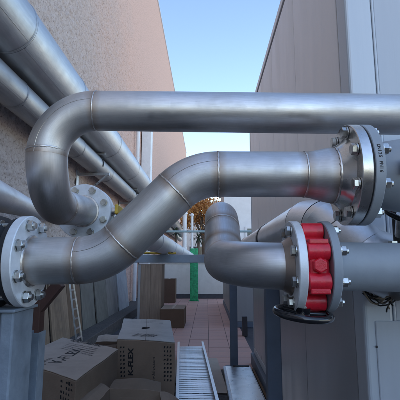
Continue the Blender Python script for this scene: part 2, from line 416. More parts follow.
# left building: roughcast wall with real relief near the camera
lw = thing('building', 'tall building wall of pinkish grey roughcast along the left side', 'building', (WX, 14, 0))
def relief(y0, y1, z0, z1, st, amp):
    ny, nz = int((y1-y0)/st)+1, int((z1-z0)/st)+1
    h = rng.normal(size=(nz, ny)); 
    def sm(a, k):
        for _ in range(k): a = (a+np.roll(a,1,0)+np.roll(a,-1,0)+np.roll(a,1,1)+np.roll(a,-1,1))/5
        return a/a.std()
    h = sm(h, 2)*.75+sm(rng.normal(size=(nz, ny)), 8)*.5; h = np.clip(h, -1.6, 2.4)*amp
    ey_, ez_ = np.linspace(y0,y1,ny), np.linspace(z0,z1,nz)
    h = h*np.clip((y1-ey_)/8, .0, 1)[None,:]*np.clip((z1-ez_)/2.0, 0, 1)[:,None]
    yy, zz = np.meshgrid(np.linspace(y0,y1,ny), np.linspace(z0,z1,nz)); xx = WX-.01+h
    vs = np.stack([xx,yy,zz],-1).reshape(-1,3) - np.array([WX,14,0])
    idx = np.arange(ny*nz).reshape(nz,ny); q = np.stack([idx[:-1,:-1],idx[:-1,1:],idx[1:,1:],idx[1:,:-1]],-1).reshape(-1,4)
    me = bpy.data.meshes.new('plaster'); me.vertices.add(len(vs)); me.vertices.foreach_set('co', vs.astype(np.float32).ravel())
    me.loops.add(q.size); me.loops.foreach_set('vertex_index', q.astype(np.int32).ravel())
    me.polygons.add(len(q)); me.polygons.foreach_set('loop_start', np.arange(0,q.size,4,dtype=np.int32)); me.polygons.foreach_set('loop_total', np.full(len(q),4,dtype=np.int32))
    me.update(); me.validate(); me.polygons.foreach_set('use_smooth', [True]*len(q)); me.materials.append(MATS['stucco'])
    o = bpy.data.objects.new('plaster', me); C.objects.link(o); o.parent = lw
    return o
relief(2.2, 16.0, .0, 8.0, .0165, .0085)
WTOP = 11.8
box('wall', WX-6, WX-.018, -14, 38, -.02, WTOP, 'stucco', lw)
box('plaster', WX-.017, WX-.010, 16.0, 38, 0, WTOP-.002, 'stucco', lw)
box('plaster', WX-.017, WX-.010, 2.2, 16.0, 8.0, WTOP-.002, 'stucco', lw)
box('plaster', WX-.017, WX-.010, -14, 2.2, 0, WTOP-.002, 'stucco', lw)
box('shade_wall', WX-.009, 4.0, -4.2, -2.6, -.02, 1.35, 'stucco', lw)  # unseen low wall added behind the camera to darken the lower fronts
box('coping', WX-6.05, WX+.03, -14.05, 38.05, WTOP, WTOP+.08, 'unit_profile', lw, .01)

# ================================================================== RIGHT-HAND UNIT
un = thing('air_handling_unit', 'tall panelled metal plant unit behind the pipes on the right', 'plant unit', (UX+1, 3.2, 0))
fr = .09
box('core', UX+.006, 3.4, UY0+.006, UY1-.01, .12, UTOP-.03, 'rust_paint', un)
box('base_frame', UX-.045, 3.42, UY0-.03, UY1+.03, -.004, .12, 'blue_post', un, .006)
ys = [UY0+.012+fr, 2.31, 3.14, 4.0, UY1-.03]
for a, b in zip(ys[:-1], ys[1:]):
    for (z0, z1) in ((.19, 1.235), (1.245, UTOP-.07)):
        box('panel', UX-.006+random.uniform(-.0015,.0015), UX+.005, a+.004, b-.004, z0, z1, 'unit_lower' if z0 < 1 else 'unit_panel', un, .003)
# front face panels
for (x0, x1) in ((UX+fr+.012, 1.42), (1.43, 2.4), (2.41, 3.3)):
    for (z0, z1) in ((.19, 1.235), (1.245, UTOP-.07)):
        p = box('panel', x0, x1, UY0-.004, UY0+.005, z0, z1, 'unit_front', un, .003)
# corner profile, made of an outer post and two lips
cp = box('corner_profile', UX-.012, UX+fr, UY0-.012, UY0+fr, .122, UTOP-.03, 'unit_profile', un, .012, 3)
box('lip', UX+fr+.001, UX+fr+.010, UY0-.010, UY0+.005, .122, UTOP-.03, 'unit_profile', cp, .003)
box('seal', UX-.0045, UX+.005, UY0+fr+.0015, UY0+fr+.0095, .16, UTOP-.05, 'weld', cp)
box('corner_profile', UX-.010, UX+.06, UY1-.029, UY1+.008, .122, UTOP-.03, 'unit_profile', un, .008)
box('top_rail', UX-.007, 3.4, UY0-.007, UY1+.002, UTOP-.029, UTOP+.03, 'unit_panel', un, .004)
box('bottom_rail', UX-.009, UX+.005, UY0+fr+.001, UY1-.03, .122, .187, 'unit_profile', un, .004)
# access door on the front face
dp = atY(375.5, 321, UY0-.02)
door = box('door', dp.x, dp.x+.55, UY0-.016, UY0-.0045, .22, dp.z, 'unit_front', un, .004)
for (u, v) in ((374.5, 317), (377.5, 347)):
    p = atY(u, v, UY0-.02); lathe('rivet', [(0,.0002),(0,.004),(.003,.003),(.004,.0002)], (p.x, UY0-(.016 if v > 330 else .004), p.z), (0,-1,0), 'dark_strip', un, 12)
# base gutter strip along the foot of the unit
# ================================================================== LEFT WALL PIPES
def clad_run(name, label, x, z, r, y0, y1, joints, mat, bracket=True):
    t = thing(name, label, 'pipe', (x, y0, z))
    js = [y0]+[j for j in joints if y0 < j < y1]+[y1]
    for k, (a, b) in enumerate(zip(js[:-1], js[1:])):
        rr = r*(1+(.004 if k % 2 else 0))
        o = tube('cladding_sheet', line((x, a, z), (x, b+.0, z), False, 10), rr, mat, t, 64, False)
        tube('overlap_bead', [(x, b-.030, z), (x, b-.024, z), (x, b-.018, z), (x, b-.010, z)], [rr+.0005, rr+.007, rr+.007, rr+.0005], mat, o, 64, False)
        an = math.radians(-52+(k % 3)*7)     # longitudinal lap with rivets
        bar('lap_seam', (x+math.cos(an)*(rr+.001), a+.004, z+math.sin(an)*(rr+.001)), (x+math.cos(an)*(rr+.001), b-.034, z+math.sin(an)*(rr+.001)), .003, .016, mat, o, V((math.sin(an), 0, -math.cos(an))))
    return t
L1 = (-1.64, H+1.94, .25); L2 = (-1.745, H+1.515, .141)
clad_run('insulated_pipe', 'largest insulated silver pipe high on the left wall', L1[0], L1[1], L1[2], -3.0, 26.0, [-1, 1.1, 3.02, 4.35, 6.3, 8.05, 9.6, 11.5, 13.5, 16, 19, 22], 'cladding')
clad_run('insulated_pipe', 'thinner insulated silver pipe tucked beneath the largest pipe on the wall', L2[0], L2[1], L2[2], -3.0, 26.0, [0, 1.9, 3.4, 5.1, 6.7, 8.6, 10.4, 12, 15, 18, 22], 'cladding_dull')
# perforated strut brackets under the wall pipes
gmesh = {}
for i, y in enumerate((1.6, 6.0, 9.0, 12.0)):
    t = thing('wall_bracket', ['perforated strut bracket nearest the camera under the wall pipes', 'perforated strut bracket with a diagonal brace above the bolted flange ring', 'perforated strut bracket on the left wall just above the diagonal pipe', 'farthest strut bracket under the wall pipes'][i], 'bracket', (WX, y, H+1.2), 'strut brackets on the wall')
    zt = L2[1]-L2[2]-.022
    bar('arm', (WX+.008, y, zt), (L1[0]+.14, y, zt), .041, .041, 'zinc_dull', t)
    a, b = V((WX+.01, y, zt-.42)), V((L1[0]+.10, y, zt-.022)); br = bar('brace', a, b, .041, .021, 'zinc_dull', t)
    d = (b-a).normalized(); nrm = V((0,-1,0))
    for k in range(8):
        p = a+d*(.05+k*.055); box('slot', p.x-.008, p.x+.008, y-.0215, y-.0205, p.z-.008, p.z+.008, 'dark_strip', br)
    box('wall_plate', WX+.002, WX+.014, y-.05, y+.05, zt-.5, zt+.06, 'galvanised', t, .002)
    tube('clamp', [V((L2[0]+math.cos(q)*(L2[2]+.008), y, L2[1]+math.sin(q)*(L2[2]+.008))) for q in np.linspace(-.3, math.pi+.3, 20)], .007, 'rubber', t, 8)
    bar('upper_arm', (WX+.008, y, L1[1]-.25-.015), (L1[0]+.06, y, L1[1]-.25-.015), .035, .027, 'zinc_dull', t)
# short bare pipe that runs back into the wall at the left edge
p0 = atY(-30, 193, 1.16); p1 = atY(0, 197.5, 1.33); p2 = atY(36, 211, 2.6); d = (p2-p1).normalized(); pe = p2+d*((WX-.05-p2.x)/d.x)
t = thing('steel_pipe', 'short bright pipe at the left edge running back into the wall', 'pipe', p1)
tube('pipe', line(p1-d*.9, pe), .050, 'cladding_bright', t)
lathe('wall_collar', [(0,.051),(0,.085),(.012,.085),(.012,.051)], pe-d*.11, d, 'galvanised', t)

# white ducts down the far part of the left wall
t = thing('downpipe', 'broad white vertical duct on the left wall above the diagonal pipe', 'duct', (WX, 12.3, 0))
box('duct', WX+.02, WX+.30, 11.75, 12.12, .17, 5.5, 'white_paint', t, .01)
for z in (2, 4, 5.2): box('strap', WX, WX+.312, 11.80, 11.84, z, z+.04, 'galvanised', t)
t = thing('downpipe', 'slim white vertical pipe on the left wall beside the broad duct', 'duct', (WX, 11.3, 0))
tube('pipe', [(WX+.09, 10.7, .17), (WX+.09, 10.7, 5.5)], .05, 'white_paint', t, 24)
for z in (2, 4, 5.2): box('strap', WX, WX+.145, 10.68, 10.72, z, z+.04, 'galvanised', t)

# ================================================================== PIPE A (upper, from the right, bends down, then away)
r = .0572
YA = 1.10
aR = atY(470, 115.5, YA); aL = atY(100, 111, YA)
ax = atY(48, 140, YA).x; zA = aL.z; zend = H+.165
t = thing('steel_pipe', 'upper steel pipe crossing to the right and bending down at the left', 'pipe', (ax, YA, zend))
dA = (aL-aR).normalized()
corner1 = aR + dA*((ax-aR.x)/dA.x)
R1, R2 = .135, max(.08, (corner1.z-zend-.135))
e1 = arc(corner1, dA, (0,0,-1), R1)
yF = 1.58
c2 = V((ax, corner1.y, zend)); fo = V((ax-.040, yF, H+.205)); dF = (fo-c2).normalized(); e2 = arc(c2, (0,0,-1), dF, R2)
far = V((3.2, 0, 0)); start = aR - dA*1.9
tube('pipe', line(start, e1[0], n=10), r, 'steel', t)
tube('elbow', e1, r, 'steel', t)
weld(t, e1[0], dA, r)
mill_seam(t, e1, .25)
tube('elbow', e2 if (e1[-1]-e2[0]).length < .02 else [e1[-1]]+e2, r, 'steel_warm', t)
weld(t, e2[0], (0,0,-1), r, .0013)
tube('pipe', line(e2[-1], fo, n=4), r, 'steel', t); weld(t, e2[-1], dF, r)
ax = fo.x; zend = fo.z
f1 = flange(t, fo, (0,1,0), r+.002, .220, .020, 'flange_white'); 
lathe('weld_collar', [(-.004, r), (-.003, r+.006), (-.0005, r+.0075), (-.0005, r)], fo, (0,1,0), 'weld', f1)
bolts(f1, fo+V((0,.0385,0)), (0,1,0), .090, 8, .0145, .080, .5)
# wafer valve between the two rings behind it, with a yellow lever
t2 = thing('butterfly_valve', 'valve with yellow lever clamped behind the white flange ring', 'valve', fo+V((0,.04,0)))
lathe('body', [(.0205,.05),(.0205,.082),(.024,.084),(.052,.084),(.0555,.082),(.0555,.05)], fo, (0,1,0), 'rubber', t2)
tube('stem', [fo+V((.06,.038,.0)), fo+V((.128,.038,.006))], .015, 'weld', t2, 20)
bar('lever', fo+V((.128,.020,.012)), fo+V((.150,.21,-.012)), .014, .040, 'yellow', t2, bev=.004)
t3 = thing('insulated_pipe', 'pale insulated pipe running away behind the diagonal steel pipe', 'pipe', fo+V((0,.06,0)))
f2 = flange(t3, fo+V((0,.056,0)), (0,1,0), .04, .220, .020, 'flange_white')
tube('pipe', line(fo+V((0,.075,0)), fo+V((0,.80,0))), r, 'steel', t3)
for k, (a, b) in enumerate(((.55, 2.1), (2.1, 3.6), (3.6, 5.2), (5.2, 7.0), (7.0, 9.0), (9.0, 11.0))):
    o = tube('cladding_sheet', line((ax, yF+a, zend), (ax, yF+b, zend), False), .098+(k % 2)*.001, 'pipe_white', t3, 48, k in (0, 5))
    tube('overlap_bead', [(ax, yF+b-.02, zend), (ax, yF+b-.014, zend), (ax, yF+b-.006, zend)], [.099, .104, .099], 'pipe_white', o, 48, False)

# ================================================================== PIPE B (middle, offset with two 45 degree bends, reducer, big flange)
YB = .985
b0 = atY(17, 261, YB); bc1 = atY(103.5, 260, YB); bc2 = atY(193, 174, YB); b3 = atY(303.5, 174.5, YB); b4 = atY(333, 175.5, YB)
t = thing('steel_pipe', 'middle steel pipe with a diagonal rise between two flanges', 'pipe', bc1)
dB1 = (bc1-b0).normalized(); dB2 = (bc2-bc1).normalized(); dB3 = (b3-bc2).normalized()
R45 = .152
ea = arc(bc1, dB1, dB2, R45); eb = arc(bc2, dB2, dB3, R45)
fB0 = atY(32, 261, YB)
tube('pipe', line(fB0, ea[0]), r, 'steel', t); tube('elbow', ea, r, 'steel_blue', t); tube('pipe', line(ea[-1], eb[0]), r, 'steel', t)
tube('elbow', eb, r, 'steel_blue', t); tube('pipe', line(eb[-1], b3), r, 'steel_blue', t)
mill_seam(t, ea, .35); mill_seam(t, eb, .38)
for p, q in ((ea[0], dB1), (ea[-1], dB2), (eb[0], dB2), (eb[-1], dB3), (b3, dB3)): weld(t, p, q, r)
rb = .0699
ts = np.linspace(0, 1, 12); rr = [r+(rb-r)*(3*x*x-2*x**3) for x in ts]
tube('reducer', [b3.lerp(b4, x) for x in ts], rr, 'steel_blue', t)
# left flange: white ring, seen from its inner side
fl_ = flange(t, fB0-dB1*.022, dB1, r+.002, .220, .022, 'flange_white')
lathe('weld_collar', [(.0005, r), (.0005, r+.0065), (.004, r+.004), (.005, r)], fB0, dB1, 'weld', fl_)
bolts(fl_, fB0-dB1*.030, dB1, .090, 8, .0145, .060, .5)
# right flange: weld neck with heat tint, polished rim
fB = atY(343.5, 175.5, YB)
weld(t, b4, dB3, rb+.0005, .0018)
fr_ = lathe('flange', [((b4-fB).length*-1, rb-.01), ((b4-fB).length*-1, rb+.001), (-.018, rb+.006), (-.006, rb+.014), (0, rb+.022), (0, .1235), (.0015, .125), (.0235, .125), (.025, .1235), (.025, rb-.01)], fB, dB3, 'machined', t, 96)
bolts(fr_, fB+dB3*.026, dB3, .105, 8, .0150, .054, .5)
gk = lathe('gasket', [(.0255,.06),(.0255,.121),(.0285,.121),(.0285,.06)], fB, dB3, 'rubber', t, 64)
# mating flange, painted, with stamped size, and the valve body beyond
tv = thing('gate_valve', 'grey painted valve flange bolted to the big steel flange at the right edge', 'valve', fB+dB3*.03)
vf = lathe('flange', [(.029,.05),(.029,.1235),(.0305,.125),(.0505,.125),(.052,.1235),(.052,.05)], fB, dB3, 'paint_grey', tv, 96)
lathe('body', [(.0525,.03),(.0525,.066),(.075,.068),(.10,.085),(.16,.095),(.26,.095),(.30,.085),(.335,.068),(.347,.068),(.347,.03)], fB, dB3, 'paint_grey', tv, 64)
lathe('flange', [(.348,.05),(.348,.1235),(.3495,.125),(.3685,.125),(.37,.1235),(.37,.05)], fB, dB3, 'paint_grey', tv, 96)
box('tag', fB.x+.095, fB.x+.13, YB-.102, YB-.100, fB.z-.015, fB.z+.02, 'label_white', tv)
tube('pipe', line(fB+dB3*.37, fB+dB3*1.9), rb, 'paint_grey', tv)
box('stem_column', fB.x+.17, fB.x+.25, YB-.04, YB+.04, fB.z+.09, fB.z+.105, 'paint_grey', tv, .006)
# stamped size on the painted rim
def rim_text(s, o, a, R, along, ang, size):
    a, u, v = frame_of(a); rad = (V((0,-1,0))*math.cos(ang)+V((0,0,1))*math.sin(ang)).normalized(); tg = a.cross(rad)
    return basis(V(o)+a*along+rad*(R+.0004), -tg if tg.z > 0 else tg, a)
mt = rim_text('', fB, dB3, .125, .0405, math.radians(12), .01)
for k, ch in enumerate('DN125 PN16'):
    if ch == ' ': continue
    text(vf, ch, rim_text('', fB, dB3, .125, .0405, math.radians(20-k*3.1), .01), .0105, 'print', 'stamped_letter', 1, .0002)

# rubber compensator and pipe left of the left flange
t = thing('expansion_joint', 'black rubber expansion joint at the left edge behind the white flange', 'pipe joint', fB0-dB1*.03)
lathe('bellows', [(-.0235,.05),(-.0235,.106),(-.034,.106),(-.045,.080),(-.07,.108),(-.095,.116),(-.12,.108),(-.145,.080),(-.156,.106),(-.166,.106),(-.166,.05)], fB0, dB1, 'rubber', t, 64)
fl2 = flange(t, fB0-dB1*.189, dB1, .05, .220, .022, 'flange_white'); bolts(fl2, fB0-dB1*.176, dB1, .090, 8, .0145, .045, .5)
cL = fB0-dB1*.48; eL = arc(cL, -dB1, (0,0,-1), .152)
tube('pipe', line(fB0-dB1*.189, eL[0]), r, 'steel', t); tube('elbow', eL, r, 'steel', t); tube('pipe', line(eL[-1], (cL.x, cL.y, .0)), r, 'steel', t)

# ================================================================== PIPE C (lower, with red valve)
YC = 1.0
cx = atY(222, 225, 1.30).x
zC = atY(270, 266, YC).z
fC1 = V((atY(289.5, 266, YC).x, YC, zC)); X = V((1,0,0))
t = thing('steel_pipe', 'lower steel pipe bending back and up from the red valve', 'pipe', V((cx, YC, zC)))
aC = math.radians(6); dC = V((0, math.cos(aC), math.sin(aC))); aD = math.radians(45); dD = V((0, math.cos(aD), math.sin(aD)))
ec = arc(V((cx, YC, zC)), -X, dC, .150, 24)
q1 = ec[-1]+dC*(.150*math.tan((aD-aC)/2)); ee = arc(q1, dC, dD, .150, 10)
pc = ee[-1]+dD*.085; q2 = pc+dD*(.150*math.tan(aD/2)); ed = arc(q2, dD, (0,1,0), .150, 12)
tube('elbow', ([fC1] if fC1.x > ec[0].x+.004 else [])+ec, r, 'steel_blue', t, 56)
tube('elbow', ee, r*.985, 'steel_blue', t, 56); tube('pipe', line(ee[-1], pc), r*.985, 'steel_blue', t); tube('elbow', ed, r*.985, 'steel_blue', t, 56); tube('pipe', line(ed[-1], (cx, 11.0, ed[-1].z), n=20), r*.985, 'steel_blue', t)
weld(t, ec[-1], dC, r*.98, .0012); weld(t, pc, dD, r*.98, .0014); weld(t, ed[-1], (0,1,0), r*.97)
th = .016
xa, xb = fC1.x+.006, 0
lx = atY(291, 266, .9).x
fa = flange(t, V((fC1.x, YC, zC)), X, r-.012, .220, .020, 'flange_white'); 
lathe('weld_collar', [(-.020, r-.01), (-.020, r+.001), (-.012, r+.006), (-.0005, r+.014), (-.0005, r-.01)], fC1, X, 'steel_blue', fa)
vw = .052
vo = fC1+X*.0215
bolts(fa, fC1+X*(.020+.0015+vw/2+.0005), X, .090, 8, .0135, .020*2+vw+.005, .5)
t = thing('butterfly_valve', 'red lug valve with black handwheel in the lower pipe', 'valve', vo)
body = lathe('body', [(0,.045),(0,.080),(.003,.083),(vw-.003,.083),(vw,.080),(vw,.045)], vo, X, 'paint_red', t, 64)
for k in range(8):
    an = 2*math.pi*(k+.5)/8; a_, u_, v_ = frame_of(X); c = vo+u_*(math.cos(an)*.088)+v_*(math.sin(an)*.088)
    lathe('lug', [(.0008,.010),(.0008,.019),(.003,.0215),(vw-.003,.0215),(vw-.0008,.019),(vw-.0008,.010)], c, X, 'paint_red', t, 24)
ce = vo+X*(vw/2)
box('pad', ce.x-.021, ce.x+.021, YC-.092, YC-.06, zC-.024, zC+.026, 'paint_red', t, .006)
for zz in (-.055, .055): box('rib', ce.x-.022, ce.x+.022, YC-.098, YC-.055, zC+zz-.006, zC+zz+.006, 'paint_red', t, .003)
hx = mesh_from('hex_plug', [(math.cos(math.pi/3*k+.52)*(.0175 if z < .012 else .0150), math.sin(math.pi/3*k+.52)*(.0175 if z < .012 else .0150), z) for z in (0, .010, .014) for k in range(6)],
     [(i*6+k, i*6+(k+1)%6, (i+1)*6+(k+1)%6, (i+1)*6+k) for i in range(2) for k in range(6)]+[tuple(12+k for k in range(6))], 'paint_red')
bevel_mesh(hx, .0012, 2); put('hex_plug', hx, t, axmat((ce.x, YC-.092, zC+.002), (0,-1,0)))
tube('stem', [ce+V((0,0,-.07)), ce+V((0,-.012,-.118))], .017, 'paint_red', t, 24)
hw = atY(303, 313.5, YC-.05); ha = V((.09, -.10, 1)).normalized()
hwheel = thing('handwheel', 'x', 'x', (0,0,0)); bpy.data.objects.remove(hwheel)
a_, u_, v_ = frame_of(ha); WR = .061
ring = [hw+u_*(math.cos(q)*WR)+v_*(math.sin(q)*WR) for q in np.linspace(0, 2*math.pi, 49)]
def torus(name, c, a, R, rr, mat, parent, seg=56, m=12):
    vs, fs = [], []
    for k in range(seg):
        an = 2*math.pi*k/seg
        for j in range(m):
            b = 2*math.pi*j/m; q = R+rr*math.cos(b); vs.append((math.cos(an)*q, math.sin(an)*q, rr*math.sin(b)))
    for k in range(seg):
        for j in range(m): fs.append((k*m+j, ((k+1)%seg)*m+j, ((k+1)%seg)*m+(j+1)%m, k*m+(j+1)%m))
    return put(name, mesh_from(name, vs, fs, mat, True), parent, axmat(c, a))
wheel = torus('handwheel', hw, ha, WR, .0085, 'black_enamel', t)
for k in range(3):
    an = 2*math.pi*k/3+.5; tube('spoke', [hw, hw+(u_*math.cos(an)+v_*math.sin(an))*(WR-.003)], .0065, 'black_enamel', wheel, 12)
lathe('hub', [(-.012,.0002),(-.012,.016),(.014,.016),(.014,.0002)], hw, ha, 'black_enamel', wheel, 24)
tube('spindle', [hw+ha*.01, ce+V((0,-.012,-.112))], .009, 'bolt', t, 16)
# painted pipe to the right
t = thing('painted_pipe', 'grey painted pipe leaving the red valve towards the right edge', 'pipe', vo+X*(vw+.002))
fb = flange(t, vo+X*(vw+.0015), X, r-.01, .220, .020, 'paint_grey')
dcr = (atY(400, 268, YC)-atY(340, 267, YC)).normalized()
pr0 = vo+X*(vw+.021)
tube('pipe', line(pr0, pr0+dcr*2.2, n=12), r*1.03, 'paint_grey', t)
lathe('weld_collar', [(.0205, r), (.0205, r+.007), (.026, r+.0045), (.028, r)], vo+X*(vw+.0015), X, 'paint_grey', fb)
pv = atY(393, 246, YC+.02); tube('plug', [pv+V((0,0,-.02)), pv+V((0,0,.012))], .012, 'bolt', t, 6); tube('plug_collar', [pv+V((0,0,-.02)), pv+V((0,0,.002))], .018, 'bolt', t, 24)

# ================================================================== PIPE D (silver cladding beside the unit)
t = thing('insulated_pipe', 'bright silver clad pipe along the unit, bending down behind the red valve', 'pipe', (.42, 1.5, H+.16))
dx, dz = .425, H+.158; rd = .1
knee = [V((dx, 1.56, dz)), V((dx+.015, 1.46, dz-.03)), V((dx+.045, 1.375, dz-.085)), V((dx+.09, 1.325, dz-.14)), V((dx+.17, 1.30, dz-.175))]
for k, (a, b) in enumerate(((1.665, 2.62), (2.62, 4.0), (4.0, 5.4), (5.4, 7.0))):
    o = tube('cladding_sheet', line((dx, a, dz), (dx, b, dz), False), rd, 'cladding_bright', t, 48, False)
    if k: tube('overlap_bead', [(dx, a+.0, dz), (dx, a+.008, dz), (dx, a+.018, dz)], [rd+.0005, rd+.006, rd+.0005], 'cladding_bright', o, 48, False)
tube('band', [(dx, 2.60, dz), (dx, 2.66, dz)], rd+.004, 'rubber', t, 48)
gore = [V((dx, 1.665, dz))]+knee[1:]+[V((dx+1.9, 1.30, dz-.20))]
for a, b in zip(gore[:-2], gore[1:-1]): tube('elbow_gore', [a, b], rd+.001, 'cladding_bright', t, 48, False)
# mitred elbow is also covered by one smooth swept skin so that the gores meet
tube('elbow', gore[:-1], rd, 'cladding_bright', t, 48, True)
tube('cladding_sheet', line(gore[-2], gore[-1], False), rd, 'cladding_bright', t, 48)

# small valve at the right edge with black wheel and red hub
p = atY(397, 214, 1.16)
t = thing('small_valve', 'small valve with black wheel and red handle at the right edge', 'valve', p)
torus('wheel', p, (.35,-.5,.8), .042, .008, 'black_enamel', t)
bar('handle', p+V((-.030,-.02,.012)), p+V((.075,.0,.008)), .020, .010, 'paint_red', t, bev=.003)
tube('stem', [p+V((.012,0,.0)), p+V((.03,.06,-.065))], .014, 'bolt', t, 12)
tube('pipe', [p+V((.03,.06,-.10)), p+V((.03,.06,.06))], .017, 'rubber', t, 16)
tube('pipe', [p+V((.03,.06,.055)), p+V((.03,.36,.06))], .014, 'rubber', t, 16)

# cable bundle hanging below the painted pipe
pc0 = atY(378, 300, 1.36)
t = thing('cable_bundle', 'tangled bundle of thin cables hanging under the grey pipe', 'cable', pc0)
for k in range(11):
    u0, u1 = random.uniform(361, 374), random.uniform(383, 397); sag = random.uniform(3, 12); v0, v1 = random.uniform(287, 294), random.uniform(290, 301)
    yk = 1.36+random.uniform(-.03,.03)
    pts = [atY(u0+(u1-u0)*q, v0+(v1-v0)*q+sag*math.sin(q*math.pi)+random.uniform(-.4,.4), yk+.015*math.sin(q*7+k)) for q in np.linspace(0, 1, 14)]
    tube('cable', pts, .0026, ('cable_black', 'cable_tan', 'cable_black')[k % 3], t, 6)
for k in range(3):
    pts = [atY(388+k*2+1.5*math.sin(q*5+k), 298+q*(14-k*3), 1.37+.01*math.sin(q*4)) for q in np.linspace(0, 1, 8)]
    tube('cable', pts, .0026, ('cable_black', 'cable_tan')[k % 2], t, 6)

# ================================================================== SUPPORTS
# post under pipe D
t = thing('support_post', 'wide blue grey post below the red valve handwheel', 'post', (.385, 2.2, 0))
x0 = atY(267, 350, 2.2).x; x1 = atY(281.5, 350, 2.2).x
box('post', x0, x1, 2.2, 2.2+(x1-x0), .008, dz-rd-.012, 'blue_post', t, .006)
box('base_plate', x0-.04, x1+.04, 2.16, 2.24+(x1-x0), -.003, .008, 'blue_post', t, .002)
box('top_plate', x0-.02, x1+.06, 2.18, 2.22+(x1-x0), dz-rd-.011, dz-rd-.001, 'blue_post', t, .002)
# goalpost frame that carries the two long pipes
YP = 4.62
t = thing('pipe_frame', 'blue grey steel frame with crossbeam carrying the pipes over the alley', 'pipe rack', (.3, YP, 0))
zt = min(ed[-1].z-r-.001, zend-.099); ztop = H+.095
xp0, xp1 = atY(230, 320, YP).x, atY(237.5, 320, YP).x
box('crossbeam', WX, xp1, YP, YP+.08, ztop-.092, ztop, 'beam_grey', t, .005)
box('post', xp0, xp1, YP+.001, YP+.079, .008, ztop-.0925, 'blue_post', t, .005)
box('base_plate', xp0-.05, xp1+.05, YP-.05, YP+.13, .0045, .012, 'blue_post', t, .002)
for xx, zb, nm in ((cx, ed[-1].z-r*.985, 1), (ax, zend-.099, 1)):
    if zb-ztop > .002: box('saddle', xx-.05, xx+.05, YP+.01, YP+.07, ztop+.0005, zb+.006, 'galvanised', t, .002)
hz = ztop
t = thing('hose_bundle', 'yellow and black hoses lying on the crossbeam', 'hose', (-1.0, YP+.04, ztop))
for k in range(5):
    xa_, xb_ = atY(140+k*1.5, 252, YP).x, atY(176-k*3, 252, YP).x
    tube('hose', [V((xa_+(xb_-xa_)*q, YP+.02+.012*k+.006*math.sin(q*9+k), ztop+.012+.010*abs(math.sin(q*7+k*1.7)))) for q in np.linspace(0, 1, 18)], .0105, ('yellow', 'cable_black')[k % 2], t, 8)
# left foreground supports
t = thing('steel_column', 'galvanised steel column in the lower left corner under the flange', 'column', (-.57, 1.0, 0))
xr = atY(21, 350, .99).x
box('web', xr-.15, xr-.03, .985, .995, .0, b0.z-.118, 'column_matte', t, .002)
box('flange_plate', xr-.030, xr, .94, 1.05, .0, b0.z-.118, 'column_matte', t, .004)
box('flange_plate', xr-.17, xr-.151, .94, 1.05, .0, b0.z-.118, 'column_matte', t, .004)
box('cap_plate', xr-.17, xr+.006, .93, 1.06, b0.z-.117, b0.z-.110, 'column_matte', t, .002)
x0 = atY(23, 370, 1.12).x; x1 = atY(37, 370, 1.12).x; zz = atY(30, 333, 1.12).z
t = thing('strut_channel', 'short galvanised channel standing beside the column at lower left', 'strut', ((x0+x1)/2, 1.12, 0))
box('web', x0, x1, 1.12, 1.124, -.003, zz, 'column_matte', t, .001); box('flange_plate', x0, x0+.004, 1.1245, 1.165, -.003, zz, 'column_matte', t); box('flange_plate', x1-.004, x1, 1.1245, 1.165, -.003, zz, 'column_matte', t)
t = thing('brace_post', 'dark red brown post with diagonal brace under the left flange', 'post', (-.7, 1.6, 0))
x0 = atY(27, 310, 1.6).x; x1 = atY(40, 310, 1.6).x; zb = atY(30, 300, 1.6).z+.06
box('post', x0, x1, 1.6, 1.6+(x1-x0), -.003, zb, 'rust_paint', t, .004)
bar('brace', (x1-.02, 1.625, zb-.10), atY(60, 283, 1.625), .045, .04, 'rust_paint', t)
bar('head_beam', (x0-.6, 1.625, zb+.021), (x1, 1.625, zb+.021), .05, .04, 'rust_paint', t)

# ================================================================== CABLE TRAYS ON THE FLOOR
def floor_dir(a, b): return (b-a).normalized()
ta, tb = V((-.212, 5.30, .10)), V((-.055, 2.9, .06))
d = floor_dir(ta, tb); sdir = d.cross(V((0,0,1))).normalized(); wdt = .325
t = thing('cable_tray', 'galvanised slotted cable tray lying along the middle of the floor', 'cable tray', (ta.x, ta.y, 0))
L = (tb-ta).length
for s_ in (-1, 1):
    o = ta+sdir*(s_*wdt/2)
    rl = bar('side_rail', o+V((0,0,.03)), o+d*L+V((0,0,.03)), .004, .06, 'tray_metal', t)
    bar('lip', o-sdir*(s_*.012)+V((0,0,.062)), o-sdir*(s_*.012)+d*L+V((0,0,.062)), .024, .003, 'tray_metal', rl)
sm = mesh_from('slat', boxverts(-wdt/2+.003, wdt/2-.003, -.0195, .0195, -.002, .002), BF, 'tray_metal'); bevel_mesh(sm, .0012, 1)
nsl = int(L/.055)
for k in range(nsl):
    o = ta+d*(.03+k*.055); m = basis(o+V((0,0,.004+random.uniform(-.0008,.0008))), sdir, d)
    put('slat', sm, t, m @ Matrix.Rotation(random.uniform(-.03,.03), 4, 'X'))
for s_ in (-.42, -.14, .14, .42):
    o = ta+sdir*(s_*wdt); bar('runner', o-V((0,0,.0055)), o+d*L-V((0,0,.0055)), .035, .006, 'tray_metal', t)
for f_ in (.15, .5, .85):
    o = ta+d*(L*f_); bar('batten', V((o.x-.16, o.y, o.z/2-.008)), V((o.x+.16, o.y, o.z/2-.008)), .05, max(.02, o.z-.018), 'wood_b', t)
